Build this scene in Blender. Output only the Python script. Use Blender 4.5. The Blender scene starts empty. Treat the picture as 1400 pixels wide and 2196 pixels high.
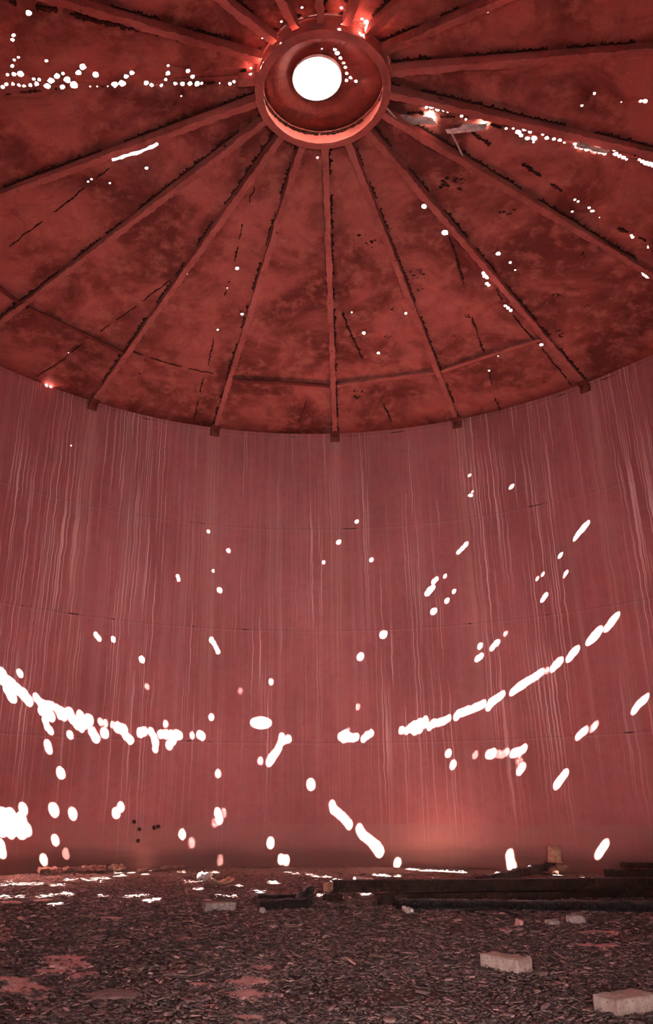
import bpy, bmesh, math, random
import numpy as np
from mathutils import Vector, Matrix, noise
from mathutils.geometry import delaunay_2d_cdt

SC = bpy.context.scene
COL = SC.collection
RAD = math.radians

# ------------------------------------------------------------------ camera
cam_data = bpy.data.cameras.new('camera')
cam_data.sensor_fit = 'HORIZONTAL'
cam_data.sensor_width = 36.0
cam_data.lens = 36.0 * 1632.79 / 1400.0
cam_data.shift_x = 75.14 / 1400.0
cam_data.shift_y = 35.73 / 1400.0
cam_data.clip_start = 0.02
cam_data.clip_end = 500
cam = bpy.data.objects.new('camera', cam_data)
cam.location = (0, 0, 0.8062)
cam.rotation_euler = (RAD(90 + 20.2436), 0, 0)
COL.objects.link(cam)
SC.camera = cam

# ------------------------------------------------------------------ colour management
SC.view_settings.view_transform = 'Standard'
SC.view_settings.look = 'None'
SC.view_settings.gamma = 1
SC.view_settings.exposure = 0.05
SC.cycles.sample_clamp_indirect = 0.0   # the bounce of the sun spots lights the tank

# ------------------------------------------------------------------ sky
world = bpy.data.worlds.new('sky')
SC.world = world
world.use_nodes = True
bgn = world.node_tree.nodes['Background']
bgn.inputs['Color'].default_value = (0.93, 0.96, 1.0, 1)
bgn.inputs['Strength'].default_value = 4.0

# ------------------------------------------------------------------ sun (through the rust holes) and an added fill lamp behind the camera
SUN_AZ, SUN_EL = RAD(-7.0777), RAD(46.4801)
sun_data = bpy.data.lights.new('sun', 'SUN')
sun_data.energy = 1700.0
sun_data.angle = RAD(0.533)
sun_data.color = (1.0, 0.95, 0.88)
sun = bpy.data.objects.new('sun', sun_data)
travel = Vector((math.sin(SUN_AZ) * math.cos(SUN_EL), math.cos(SUN_AZ) * math.cos(SUN_EL), -math.sin(SUN_EL)))
sun.rotation_euler = travel.to_track_quat('-Z', 'Y').to_euler()
sun.location = (0, -10, 20)
COL.objects.link(sun)

fill_data = bpy.data.lights.new('added_fill', 'AREA')
fill_data.shape = 'RECTANGLE'
fill_data.size = 1.0
fill_data.size_y = 1.2
fill_data.energy = 72.0
fill_data.spread = RAD(72)
fill_data.color = (1.0, 0.93, 0.90)
fill_light = bpy.data.objects.new('added_fill', fill_data)
fill_light.location = (0.35, -0.55, 1.0)
fill_light.rotation_euler = (RAD(105), 0, 0)
COL.objects.link(fill_light)

# ------------------------------------------------------------------ tank measures (metres)
CX, CY = 0.345, 6.190
R = 6.301            # shell radius
COURSE = 1.8         # height of one course of shell plates
H = 7.267            # eave
RING = 0.7357        # central ring
RING_Z = 8.166       # underside of the ring
M = (8.381 - H) / (R - RING)
ZA = H + M * R
AZ0, DAZ = 4.097, 20.0
def cone(r): return ZA - M * r
def pol(r, az, z=0.0):
    a = RAD(az)
    return Vector((CX + r * math.sin(a), CY + r * math.cos(a), z))

# ------------------------------------------------------------------ helpers
def link(o, parent=None):
    COL.objects.link(o)
    if parent is not None: o.parent = parent
    return o
def tag(o, label=None, cat=None, group=None, kind=None):
    if label: o['label'] = label
    if cat: o['category'] = cat
    if group: o['group'] = group
    if kind: o['kind'] = kind
    return o
def mesh_obj(name, verts, faces, mat, parent=None, smooth=False, mats=None):
    me = bpy.data.meshes.new(name)
    me.from_pydata([tuple(v) for v in verts], [], faces)
    me.validate()
    me.update()
    for m_ in (mats or [mat]): me.materials.append(m_)
    if smooth: me.polygons.foreach_set('use_smooth', [True] * len(me.polygons))
    return link(bpy.data.objects.new(name, me), parent)
def bm_obj(name, bm, mat, parent=None, smooth=False):
    me = bpy.data.meshes.new(name)
    bmesh.ops.recalc_face_normals(bm, faces=bm.faces)
    bm.to_mesh(me); bm.free()
    me.materials.append(mat)
    if smooth: me.polygons.foreach_set('use_smooth', [True] * len(me.polygons))
    return link(bpy.data.objects.new(name, me), parent)
def empty(name, loc=(0, 0, 0), rz=0.0):
    o = bpy.data.objects.new(name, None)
    o.location = loc; o.rotation_euler = (0, 0, rz)
    o.empty_display_size = 0.1
    return link(o)

# ------------------------------------------------------------------ materials
class NT:
    def __init__(s, name, rough=0.85, metallic=0.0, spec=0.3):
        s.m = bpy.data.materials.new(name); s.m.use_nodes = True
        s.t = s.m.node_tree; s.t.nodes.clear()
        s.out = s.n('ShaderNodeOutputMaterial'); s.b = s.n('ShaderNodeBsdfPrincipled')
        s.t.links.new(s.b.outputs[0], s.out.inputs[0])
        s.b.inputs['Roughness'].default_value = rough
        s.b.inputs['Metallic'].default_value = metallic
        s.b.inputs['Specular IOR Level'].default_value = spec
    def n(s, t, **k):
        x = s.t.nodes.new(t)
        for a, b in k.items(): setattr(x, a, b)
        return x
    def l(s, a, b): s.t.links.new(a, b)
    def put(s, sock, v):
        if hasattr(v, 'is_linked'): s.l(v, sock)
        elif isinstance(v, (tuple, list)) and len(v) == 3 and sock.type == 'RGBA': sock.default_value = (*v, 1)
        else: sock.default_value = v
    def math(s, op, a, b=None, c=None, clamp=False):
        x = s.n('ShaderNodeMath', operation=op, use_clamp=clamp)
        s.put(x.inputs[0], a)
        if b is not None: s.put(x.inputs[1], b)
        if c is not None: s.put(x.inputs[2], c)
        return x.outputs[0]
    def noise(s, vec, scale, detail=4, rough=0.6, dist=0.0, w=None):
        x = s.n('ShaderNodeTexNoise')
        x.inputs['Scale'].default_value = scale; x.inputs['Detail'].default_value = detail
        x.inputs['Roughness'].default_value = rough; x.inputs['Distortion'].default_value = dist
        s.l(vec, x.inputs['Vector']); return x.outputs[0]
    def vec(s, x, y, z=0.0):
        c = s.n('ShaderNodeCombineXYZ')
        for i, v in enumerate((x, y, z)): s.put(c.inputs[i], v)
        return c.outputs[0]
    def ramp(s, f, a, b):
        x = s.n('ShaderNodeMapRange', interpolation_type='SMOOTHSTEP')
        s.l(f, x.inputs[0]); s.put(x.inputs[1], a); s.put(x.inputs[2], b)
        return x.outputs[0]
    def mix(s, f, a, b, mode='MIX'):
        x = s.n('ShaderNodeMix', data_type='RGBA', blend_type=mode)
        s.put(x.inputs[0], f); s.put(x.inputs[6], a); s.put(x.inputs[7], b)
        return x.outputs[2]
    def color(s, c): s.put(s.b.inputs['Base Color'], c)
    def bump(s, h, strength=0.5, dist=0.02):
        x = s.n('ShaderNodeBump'); x.inputs['Strength'].default_value = strength
        x.inputs['Distance'].default_value = dist
        s.l(h, x.inputs['Height']); s.l(x.outputs[0], s.b.inputs['Normal'])
    def obj(s): return s.n('ShaderNodeTexCoord').outputs['Object']

def mat_wall():
    s = NT('red_oxide_shell_paint', 0.72, 0, 0.25)
    co = s.obj()
    sep = s.n('ShaderNodeSeparateXYZ'); s.l(co, sep.inputs[0])
    X, Y, Z = sep.outputs
    az = s.math('ARCTAN2', X, Y)               # the shell is modelled about its own axis
    u = s.math('MULTIPLY', az, R)
    wob = s.math('MULTIPLY', s.math('SUBTRACT', s.noise(s.vec(s.math('MULTIPLY', u, 1.5), s.math('MULTIPLY', Z, 2.2)), 1.0, 3), 0.5), 0.075)
    uw = s.math('ADD', u, wob)
    big = s.noise(s.vec(s.math('MULTIPLY', u, 0.7), s.math('MULTIPLY', Z, 0.45)), 1.0, 4, 0.55)
    mott = s.noise(co, 9.0, 6, 0.7)
    base = s.mix(s.ramp(big, 0.3, 0.7), (0.40, 0.128, 0.126), (0.52, 0.178, 0.178))
    base = s.mix(s.math('MULTIPLY', s.ramp(mott, 0.35, 0.75), 0.35), base, (0.30, 0.085, 0.080))
    # fine runs of pale mineral deposit
    def runs(su, sv, lo, hi, off, det=2):
        return s.ramp(s.noise(s.vec(s.math('MULTIPLY', uw, su), s.math('MULTIPLY', Z, sv), off), 1.0, det, 0.55), lo, hi)
    clus = s.ramp(s.noise(s.vec(s.math('MULTIPLY', u, 1.25), s.math('MULTIPLY', Z, 0.06), 3.0), 1.0, 2), 0.46, 0.60)
    clus2 = s.ramp(s.noise(s.vec(s.math('MULTIPLY', u, 2.3), s.math('MULTIPLY', Z, 0.25), 9.0), 1.0, 2), 0.38, 0.66)
    fine = s.math('MULTIPLY', runs(46.0, 0.30, 0.55, 0.63, 1.0), s.math('ADD', s.math('MULTIPLY', clus, 0.95), 0.15))
    fine2 = s.math('MULTIPLY', runs(27.0, 0.20, 0.62, 0.68, 5.0), clus2)
    soft = s.math('MULTIPLY', runs(7.0, 0.12, 0.50, 0.78, 7.0, 4), 0.26)
    fade = s.math('MULTIPLY', s.ramp(Z, 0.25, 2.6), 1.0)
    patchy = s.math('ADD', 0.45, s.math('MULTIPLY', s.noise(s.vec(s.math('MULTIPLY', u, 3.0), s.math('MULTIPLY', Z, 1.1), 2.0), 1.0, 3), 0.9))
    k = s.math('MULTIPLY', s.math('MULTIPLY', s.math('MAXIMUM', s.math('MAXIMUM', fine, fine2), soft), patchy), s.math('ADD', s.math('MULTIPLY', fade, 0.75), 0.25), clamp=True)
    c = s.mix(s.math('MULTIPLY', k, 1.0), base, (0.84, 0.50, 0.49))
    # wide washed band under every rafter seat
    ph = s.math('MULTIPLY', s.math('SUBTRACT', az, RAD(AZ0)), 1.0 / RAD(DAZ))
    d = s.math('MULTIPLY', s.math('ABSOLUTE', s.math('SUBTRACT', ph, s.math('ROUND', ph))), RAD(DAZ) * R)
    wid = s.math('ADD', 0.10, s.math('MULTIPLY', s.noise(s.vec(s.math('MULTIPLY', s.math('ROUND', ph), 3.7), s.math('MULTIPLY', Z, 0.5)), 1.0, 2), 0.16))
    band = s.math('SUBTRACT', 1.0, s.ramp(d, 0.03, wid))
    band = s.math('MULTIPLY', band, s.math('ADD', 0.12, runs(40.0, 0.2, 0.42, 0.62, 11.0)))
    band = s.math('MULTIPLY', band, s.math('ADD', 0.15, s.ramp(Z, 0.9, 5.0)), clamp=True)
    c = s.mix(s.math('MULTIPLY', band, 0.42), c, (0.70, 0.35, 0.29))
    # rust that bled out of the lap seams, mostly below the rafters
    q = s.math('DIVIDE', s.math('ADD', Z, 0.0), COURSE)
    sd = s.math('MULTIPLY', s.math('SUBTRACT', q, s.math('ROUND', q)), COURSE)
    line = s.math('SUBTRACT', 1.0, s.ramp(s.math('ABSOLUTE', sd), 0.006, 0.016))
    broken = s.ramp(s.noise(s.vec(s.math('MULTIPLY', u, 2.2), s.math('ROUND', q)), 1.0, 3), 0.55, 0.63)
    c = s.mix(s.math('MULTIPLY', line, s.math('ADD', s.math('MULTIPLY', broken, 0.75), 0.12)), c, (0.035, 0.014, 0.012))
    pale = s.math('SUBTRACT', 1.0, s.ramp(s.math('ABSOLUTE', s.math('ADD', sd, 0.022)), 0.004, 0.018))
    c = s.mix(s.math('MULTIPLY', pale, 0.13), c, (0.66, 0.40, 0.37))
    # tide mark of the last liquid
    edge = s.math('ADD', 0.60, s.math('MULTIPLY', s.math('SUBTRACT', s.noise(s.vec(s.math('MULTIPLY', u, 0.8), 0.0), 1.0, 4), 0.5), 0.10))
    lowm = s.math('SUBTRACT', 1.0, s.ramp(Z, s.math('SUBTRACT', edge, 0.03), s.math('ADD', edge, 0.03)))
    c = s.mix(s.math('MULTIPLY', lowm, 0.40), c, (0.40, 0.20, 0.17))
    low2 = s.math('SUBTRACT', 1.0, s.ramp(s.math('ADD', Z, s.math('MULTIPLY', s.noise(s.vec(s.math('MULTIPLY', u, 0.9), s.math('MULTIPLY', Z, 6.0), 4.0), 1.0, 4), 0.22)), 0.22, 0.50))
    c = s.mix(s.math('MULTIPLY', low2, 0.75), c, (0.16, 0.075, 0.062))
    s.color(c)
    s.bump(s.math('ADD', s.math('MULTIPLY', k, 0.3), s.noise(co, 26.0, 5, 0.7)), 0.22, 0.01)
    return s.m

def mat_plate(name, a, b, dark, light_amt=0.35, rust=0.0):
    s = NT(name, 0.8, 0, 0.22)
    co = s.obj()
    big = s.noise(co, 0.9, 5, 0.6, 0.6)
    mid = s.noise(co, 4.5, 6, 0.66)
    fine = s.noise(co, 38.0, 4, 0.7)
    c = s.mix(s.ramp(big, 0.38, 0.62), a, b)
    c = s.mix(s.math('MULTIPLY', s.ramp(mid, 0.46, 0.68), light_amt), c, (0.62, 0.22, 0.16))
    c = s.mix(s.math('MULTIPLY', s.ramp(fine, 0.5, 0.8), 0.4), c, dark)
    smoke = s.noise(co, 1.7, 6, 0.72, 1.0)
    c = s.mix(s.math('MULTIPLY', s.ramp(smoke, 0.50, 0.72), 0.45), c, dark)
    scab = s.ramp(s.noise(co, 7.0, 7, 0.78, 0.4), 0.665 - rust, 0.69 - rust)
    c = s.mix(scab, c, (0.025, 0.012, 0.010))
    s.color(c)
    s.bump(s.math('ADD', fine, s.math('MULTIPLY', scab, 1.5)), 0.35, 0.012)
    return s.m

def mat_simple(name, a, b, scale=12.0, rough=0.85, bump=0.5, dist=0.01, metallic=0.0, spec=0.3, third=None):
    s = NT(name, rough, metallic, spec)
    co = s.obj()
    n1 = s.noise(co, scale, 6, 0.7)
    c = s.mix(s.ramp(n1, 0.35, 0.65), a, b)
    if third: c = s.mix(s.ramp(s.noise(co, scale * 3.1, 5, 0.7), 0.56, 0.66), c, third)
    s.color(c); s.bump(s.noise(co, scale * 2.2, 7, 0.75), bump, dist)
    return s.m

def mat_floor():
    s = NT('debris_covered_floor', 0.95, 0, 0.15)
    co = s.obj()
    a = s.noise(co, 1.4, 5, 0.6)
    b = s.noise(co, 22.0, 7, 0.75)
    c2 = s.noise(co, 90.0, 5, 0.75)
    c = s.mix(s.ramp(b, 0.35, 0.68), (0.085, 0.046, 0.040), (0.33, 0.185, 0.155))
    c = s.mix(s.math('MULTIPLY', s.ramp(a, 0.45, 0.70), 0.5), c, (0.38, 0.21, 0.175))
    c = s.mix(s.math('MULTIPLY', s.ramp(c2, 0.52, 0.72), 0.6), c, (0.42, 0.25, 0.21))
    sep = s.n('ShaderNodeSeparateXYZ'); s.l(co, sep.inputs[0])
    dx = s.math('SUBTRACT', sep.outputs[0], CX); dy = s.math('SUBTRACT', sep.outputs[1], CY)
    rr = s.math('SQRT', s.math('ADD', s.math('MULTIPLY', dx, dx), s.math('MULTIPLY', dy, dy)))
    rim = s.ramp(s.math('ADD', rr, s.math('MULTIPLY', s.noise(co, 2.0, 5, 0.7), 2.4)), 5.4, 7.0)
    c = s.mix(s.math('MULTIPLY', rim, 0.75), c, s.mix(s.ramp(b, 0.35, 0.65), (0.24, 0.14, 0.11), (0.42, 0.27, 0.21)))
    s.color(c)
    s.bump(s.math('ADD', s.math('MULTIPLY', b, 1.4), c2), 1.0, 0.03)
    return s.m

def mat_flakes():
    s = NT('rust_scale', 0.8, 0, 0.35)
    co = s.obj()
    at = s.n('ShaderNodeAttribute'); at.attribute_name = 'tone'
    n1 = s.noise(co, 60.0, 4, 0.7)
    c = s.mix(s.math('MULTIPLY', s.ramp(n1, 0.4, 0.7), 0.5), at.outputs['Color'], (0.035, 0.02, 0.02))
    s.color(c); s.bump(n1, 0.5, 0.006)
    return s.m

WALL = mat_wall()
PLATE = mat_plate('roof_plate_paint', (0.20, 0.046, 0.036), (0.52, 0.150, 0.122), (0.08, 0.018, 0.013), 0.60)
CROWN = mat_plate('crown_plate_paint', (0.18, 0.038, 0.030), (0.25, 0.058, 0.045), (0.08, 0.016, 0.012), 0.10)
BEAM = mat_plate('rafter_paint', (0.42, 0.115, 0.095), (0.56, 0.18, 0.15), (0.12, 0.024, 0.018), 0.45, 0.03)
RUST = mat_simple('black_rust', (0.020, 0.008, 0.006), (0.13, 0.034, 0.024), 26, 0.95, 1.0, 0.02, third=(0.30, 0.08, 0.055))
PALE = mat_simple('pale_peeling_scale', (0.55, 0.42, 0.38), (0.80, 0.70, 0.64), 9, 0.9, 0.7, 0.01, third=(0.22, 0.11, 0.09))
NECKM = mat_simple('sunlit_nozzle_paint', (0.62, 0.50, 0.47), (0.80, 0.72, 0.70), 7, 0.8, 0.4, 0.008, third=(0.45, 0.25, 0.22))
FLOORM = mat_floor()
FLAKE = mat_flakes()
PINK = mat_simple('bare_floor_paint', (0.56, 0.26, 0.245), (0.72, 0.38, 0.36), 18, 0.85, 0.4, 0.004, third=(0.20, 0.10, 0.09))
BRICK = mat_simple('pale_brick', (0.44, 0.28, 0.24), (0.64, 0.46, 0.39), 22, 0.95, 0.8, 0.008, third=(0.30, 0.16, 0.13))
BROWNSC = mat_simple('brown_rust_scale', (0.17, 0.095, 0.085), (0.34, 0.20, 0.18), 30, 0.85, 0.8, 0.006, third=(0.10, 0.055, 0.05))
GREYB = mat_simple('grey_concrete', (0.26, 0.20, 0.18), (0.46, 0.37, 0.33), 30, 0.95, 0.8, 0.006, third=(0.12, 0.08, 0.07))
STONE = mat_simple('pinkish_stone', (0.34, 0.25, 0.24), (0.50, 0.40, 0.38), 40, 0.9, 0.6, 0.005)
CHAR = mat_simple('charred_crust', (0.007, 0.004, 0.004), (0.040, 0.022, 0.018), 22, 0.6, 1.0, 0.02, spec=0.5, third=(0.10, 0.05, 0.035))
SCALE = mat_simple('grey_glossy_crust', (0.010, 0.008, 0.008), (0.055, 0.045, 0.045), 30, 0.35, 1.0, 0.04, spec=0.7, third=(0.42, 0.37, 0.37))  # pale specks put sparkling highlights into the crust's colour
STEEL = mat_simple('dark_rusted_steel', (0.016, 0.007, 0.006), (0.050, 0.020, 0.014), 9, 0.85, 0.6, 0.01, third=(0.11, 0.035, 0.02))
TIN = mat_simple('rusty_tin', (0.42, 0.20, 0.12), (0.62, 0.38, 0.26), 16, 0.6, 0.6, 0.008, third=(0.16, 0.07, 0.05))
REDBR = mat_simple('rusty_plank', (0.20, 0.09, 0.07), (0.44, 0.23, 0.18), 12, 0.9, 0.7, 0.01)

# ================================================================== SETTING
rng = np.random.default_rng(7)
random.seed(11)

# ---- shell of the tank: four courses of curved plate, an opening added behind the camera to admit light
LIGHT_GAP = (169.0, 191.0, 2.6)
shell = empty('wall_shell', (CX, CY, 0)); tag(shell, kind='structure')
for ci in range(4):
    z0, z1 = ci * COURSE, min((ci + 1) * COURSE, H)
    if ci == 3: z1 = H + 0.02
    rr = R + (0.006 if ci % 2 else 0.0)
    zs = [z0 + (z1 - z0) * t / 3 for t in range(4)]
    if ci == 0: zs[0] = -0.06
    if z0 < LIGHT_GAP[2] < z1: zs = sorted(zs + [LIGHT_GAP[2]])
    verts, faces = [], []
    n = 360
    for z in zs:
        for i in range(n):
            a = RAD(i + 0.0)
            verts.append((rr * math.sin(a), rr * math.cos(a), z))
    m_ = len(verts)
    for z in zs:
        for i in range(n):
            a = RAD(i + 0.0)
            verts.append(((rr + 0.012) * math.sin(a), (rr + 0.012) * math.cos(a), z))
    nz = len(zs)
    def solid(i, j):
        i %= n
        if j < 0 or j >= nz - 1: return False
        return not (LIGHT_GAP[0] <= i < LIGHT_GAP[1] and zs[j + 1] <= LIGHT_GAP[2] + 1e-6)
    for j in range(nz - 1):
        for i in range(n):
            if not solid(i, j): continue
            k = (i + 1) % n
            a, b, c, d = j * n + i, j * n + k, (j + 1) * n + k, (j + 1) * n + i
            faces.append((a, d, c, b)); faces.append((a + m_, b + m_, c + m_, d + m_))
            if not solid(i - 1, j): faces.append((a, a + m_, d + m_, d))
            if not solid(i + 1, j): faces.append((b, c, c + m_, b + m_))
            if not solid(i, j - 1): faces.append((a, b, b + m_, a + m_))
            if not solid(i, j + 1): faces.append((d, d + m_, c + m_, c))
    mesh_obj('shell_course', verts, faces, WALL, shell, smooth=False)
for o in shell.children:
    me = o.data
    me.polygons.foreach_set('use_smooth', [True] * len(me.polygons))
    me.set_sharp_from_angle(angle=RAD(30))

# ---- unseen slab added outside the rear opening to keep the sun out
bm = bmesh.new()
vs = [bm.verts.new((x, y, z)) for x in (-1.6, 2.3) for y in (-3.1, -0.16) for z in (2.66, 2.72)]
for q in ((0, 1, 3, 2), (4, 6, 7, 5), (0, 4, 5, 1), (2, 3, 7, 6), (0, 2, 6, 4), (1, 5, 7, 3)): bm.faces.new([vs[i] for i in q])
tag(bm_obj('added_sun_blocker', bm, STEEL), kind='structure')

# ---- roof: shallow cone of plates, rusted through in hundreds of places
HOLES = "5305,325,18 4979,353,36 5150,426,32 4379,138,25 3921,114,30 3482,93,14 3672,219,23 4014,-216,18 3618,-175,23 2831,-231,29 3197,-347,14 3139,-349,14 4159,418,23 4216,420,28 4278,421,28 4875,634,21 4921,633,34 4971,633,39 5010,634,27 3778,432,14 3665,484,14 3513,488,20 3294,482,31 3645,416,27 3689,417,23 3509,425,43 3464,425,34 3554,426,31 4675,634,16 4589,676,7 4375,631,7 4336,677,19 4300,679,19 2592,409,41 2095,407,33 3369,690,16 3417,690,16 3647,685,18 3585,689,18 3788,681,7 4863,821,31 4829,822,39 4788,824,30 4679,820,42 4643,821,49 4607,821,37 4433,819,32 4400,820,36 4371,823,24 4246,817,31 4212,818,31 4183,820,19 4107,817,7 2977,-704,14 2923,-706,14 2772,-674,14 2293,-660,22 1960,-338,14 1884,-336,14 1802,-337,14 1728,-338,14 3607,-930,18 1012,-14,14 926,-326,7 2013,-744,7 1590,622,7 1565,-878,9 3819,-957,60 3788,-965,41 3698,-962,50 3710,-976,49 3664,-985,39 3601,-965,40 3528,-968,49 3464,-974,39 3365,-960,20 3324,-965,20 3257,-965,18 3203,-962,18 3155,-960,18 3091,-961,19 3027,-963,24 3046,-974,18 2991,-972,18 2929,-957,33 2878,-969,33 2809,-979,32 2778,-952,28 2716,-970,37 2658,-956,43 2749,-985,18 3289,-984,18 3227,-985,23 3159,-985,33 3227,-1001,18 3199,-1013,14 3156,-1019,14 2895,-1014,16 3193,-1053,19 3183,-1062,19 2593,-987,31 2544,-1002,35 2424,-981,31 2497,-949,9 2424,-948,9 2317,-946,9 2241,-950,37 2165,-952,37 2117,-973,26 2054,-984,26 1913,-948,27 1861,-939,22 1758,-934,18 1709,-956,18 1682,-981,25 1681,-1012,15 1609,-936,21 1533,-932,26 1455,-930,26 1378,-925,31 1328,-925,18 1425,-963,25 1472,-990,25 1136,-914,9 1023,-903,21 977,-912,18 930,-724,14 801,-1012,14 819,-1281,14 817,-1319,14 813,-1467,14 223,-179,19 204,1,19 220,136,19 283,742,19 316,829,19 384,794,19 268,917,19 260,1077,19 262,1209,19 268,1355,20 293,1489,25 320,1578,19 304,-1765,9 919,1199,33 3047,-1110,28 3223,-1186,37 3616,-1184,25 2984,-1198,25 2311,-1208,14 2399,-1220,21 1679,-1408,14 1140,-1492,14 1183,-1526,14 1254,-1514,7 1092,-1531,7 3310,-1243,14 3532,-1271,14 3229,-1272,7 1644,-1466,7 1577,-1630,7 1253,1676,19 1459,1619,14 1484,1592,14 3895,-1198,58 3802,-1198,51 3933,-1212,65 3841,-1212,73 3742,-1209,58 3669,-1202,35 3715,-1219,42 3635,-1218,27 4019,-1240,25 4017,-1249,17 1218,774,18 1291,750,31 1265,789,30 1339,784,26 1347,739,14 1402,792,22 1454,789,14 1558,805,14 1619,790,19 1679,782,14 1895,793,19 2139,797,14 2212,804,14 2284,798,32 2333,812,24 2328,791,25 2402,810,24 2412,789,25 2477,796,33 2496,784,14 2544,812,16 2607,806,25 2686,809,21 2752,810,21 2813,807,14 2929,811,18 2964,806,22 3021,808,30 3080,808,31 3129,811,26 3181,809,27 3238,810,27 3289,809,23 3363,822,19 3404,815,27 3455,813,24 3505,812,24 3549,810,14 3677,817,16 3721,815,25 3769,814,29 3816,814,29 3864,813,25 3911,813,22 3956,814,22 3996,814,22 4038,813,18 2803,907,14 2882,939,16 3180,925,7 3362,931,18 3406,932,26 3487,936,7 3549,939,7 3595,937,7 3682,943,14 3722,943,18 3770,944,14 3814,941,14 3772,961,7 3801,978,16 3825,974,14 4472,958,14 4505,956,15 4535,955,14 4623,957,7 4650,955,7 4305,1017,19 4325,1013,19 4359,1008,14 4372,1006,14 5060,966,14 5088,963,14 5118,962,14 5148,962,14 5026,1115,14 5039,1111,14 5058,1108,14 1331,1204,14 1376,1215,19 1436,1214,14 1490,1214,14 1550,1214,14 1608,1216,14 1675,1219,18 1830,1204,14 1880,1210,17 1926,1215,14 1988,1213,14 2048,1213,14 2110,1215,20 2173,1216,29 2237,1221,28 2540,1215,15 3938,1117,14 3970,1124,14 3999,1131,14 4037,1135,14 2907,1270,57 3102,1286,20 3175,1272,64 3316,1267,63 3441,1265,63 3589,1262,45 3169,1470,47 3309,1472,45 3443,1458,20 3592,1622,46 3811,1624,44 3975,1620,20 3195,1611,20 4219,1540,43 4288,1535,20 4069,1454,15 4408,1403,20 4985,1653,20 5001,1649,20 5176,1694,22 4147,1232,35 4262,1257,34 4391,1259,25 4489,1388,20 4686,1354,20 4684,1203,20 5097,1253,32 5175,1254,40 5251,1253,32 5701,1235,20 5743,1231,20 2491,-1585,24 2379,-1689,24 2718,-1694,20 2969,-1700,20 3533,-1721,20 3365,-1724,20 3608,-1696,20 3597,-1708,20 4388,-1741,22 4927,-1781,20 4997,-1794,20 4055,-1796,20 3728,1744,43 4621,1774,33 5111,1763,20 5080,1755,20 2394,1666,20 2628,1657,20 2781,1628,20 3035,1630,20 3110,1625,20 3135,1609,20 4983,1703,20 5206,1698,20 2921,-1425,20 3186,-1492,20 3267,-1489,22 2829,-1456,20 2457,-1437,36 2900,-1520,20 3919,-1456,20 3970,-1477,20 3749,-1467,20 3879,-1504,20 3760,-1503,20 3593,-1494,20 3603,-1513,20 3896,-1539,20 4462,-1516,20 4404,-1518,20 4697,-1446,20 4628,-1448,24 4554,-1452,24 4511,-1461,20 4441,-1464,20 4405,-1473,20 4418,-1403,15 5437,-1553,20 5390,-1568,20 5492,-1553,20 5364,-1592,20 5259,-1589,20 5181,-1590,20 5045,-1595,20 5066,-1602,20 5812,-1638,20 5749,-1639,20 5078,-1647,20 5094,-1679,20 5048,-1685,24 5002,-1691,20 5422,-1715,20 5319,-1718,20 5452,-441,7 6369,-441,28 6368,-435,22 6320,-426,30 6296,-433,18 3210,-234,8 793,1481,26 796,1521,16 840,1693,16 865,-1639,14 4439,634,8 1949,-343,12 5052,352,10 3462,664,16 4609,674,12 3659,687,16"
holes = []
for t in HOLES.split():
    r_, a_, q_ = (float(v) for v in t.split(','))
    r_ /= 1000; a_ /= 10; q_ /= 1000
    c = pol(r_, a_)
    nn = 9 if q_ > 0.012 else 6
    ph = random.random() * 6.28
    poly = []
    for i in range(nn):
        t_ = ph + i * 2 * math.pi / nn
        k = q_ * random.uniform(0.80, 1.17)
        poly.append((c.x + k * math.cos(t_), c.y + k * math.sin(t_)))
    holes.append(poly)
# nozzle opening in the crown and the long torn slot on the left
NOZ = (CX - 0.060, CY + 0.045, 0.270)
holes.append([(NOZ[0] + NOZ[2] * math.cos(i * math.pi / 16), NOZ[1] + NOZ[2] * math.sin(i * math.pi / 16)) for i in range(32)])
slot = [(2.58, -73.7), (2.42, -74.1), (2.22, -74.0), (2.06, -73.3), (1.98, -72.0), (2.04, -71.0), (2.25, -71.3), (2.42, -71.9), (2.58, -72.9)]
sl = []
for (r_a, a_a), (r_b, a_b) in zip(slot, slot[1:] + slot[:1]):
    for t in (0, .25, .5, .75): sl.append((r_a + (r_b - r_a) * t + random.uniform(-.012, .012), a_a + (a_b - a_a) * t + random.uniform(-.28, .28)))
holes.append([tuple(pol(r, a)[:2]) for r, a in sl])

pts, edges, cons = [], [], []
def addpoly(poly):
    b = len(pts)
    pts.extend(Vector(p) for p in poly)
    edges.extend((b + i, b + (i + 1) % len(poly)) for i in range(len(poly)))
NR = 90
ro = R + 0.05
addpoly([tuple(pol(ro, AZ0 + i * 360 / 144)[:2]) for i in range(144)])
for k in range(18):
    az = AZ0 + k * DAZ + (0.0 if k != 13 else 0.4)
    b = len(pts)
    pts.append(pol(RING, az).xy); pts.append(pol(ro - 0.002, az).xy)
    edges.append((b, b + 1))
addpoly([tuple(pol(RING, AZ0 + i * 5.0)[:2]) for i in range(72)])
for h in holes: addpoly(h)
for ri in np.arange(0.95, 6.2, 0.25):
    nseg = max(24, int(2 * math.pi * ri / 0.33))
    for i in range(nseg):
        pts.append(pol(ri + random.uniform(-.03, .03), 360 * (i + random.uniform(.2, .8)) / nseg).xy)
vco, _, vfa, *_r = delaunay_2d_cdt(pts, edges, [], 0, 1e-5)
hb = [(min(x for x, y in h), max(x for x, y in h), min(y for x, y in h), max(y for x, y in h), h) for h in holes]
def inside(x, y, poly):
    c = False; j = len(poly) - 1
    for i in range(len(poly)):
        xi, yi = poly[i]; xj, yj = poly[j]
        if (yi > y) != (yj > y) and x < (xj - xi) * (y - yi) / (yj - yi) + xi: c = not c
        j = i
    return c
def in_hole(x, y):
    for a, b, c, d, h in hb:
        if a <= x <= b and c <= y <= d and inside(x, y, h): return True
    return False
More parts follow.
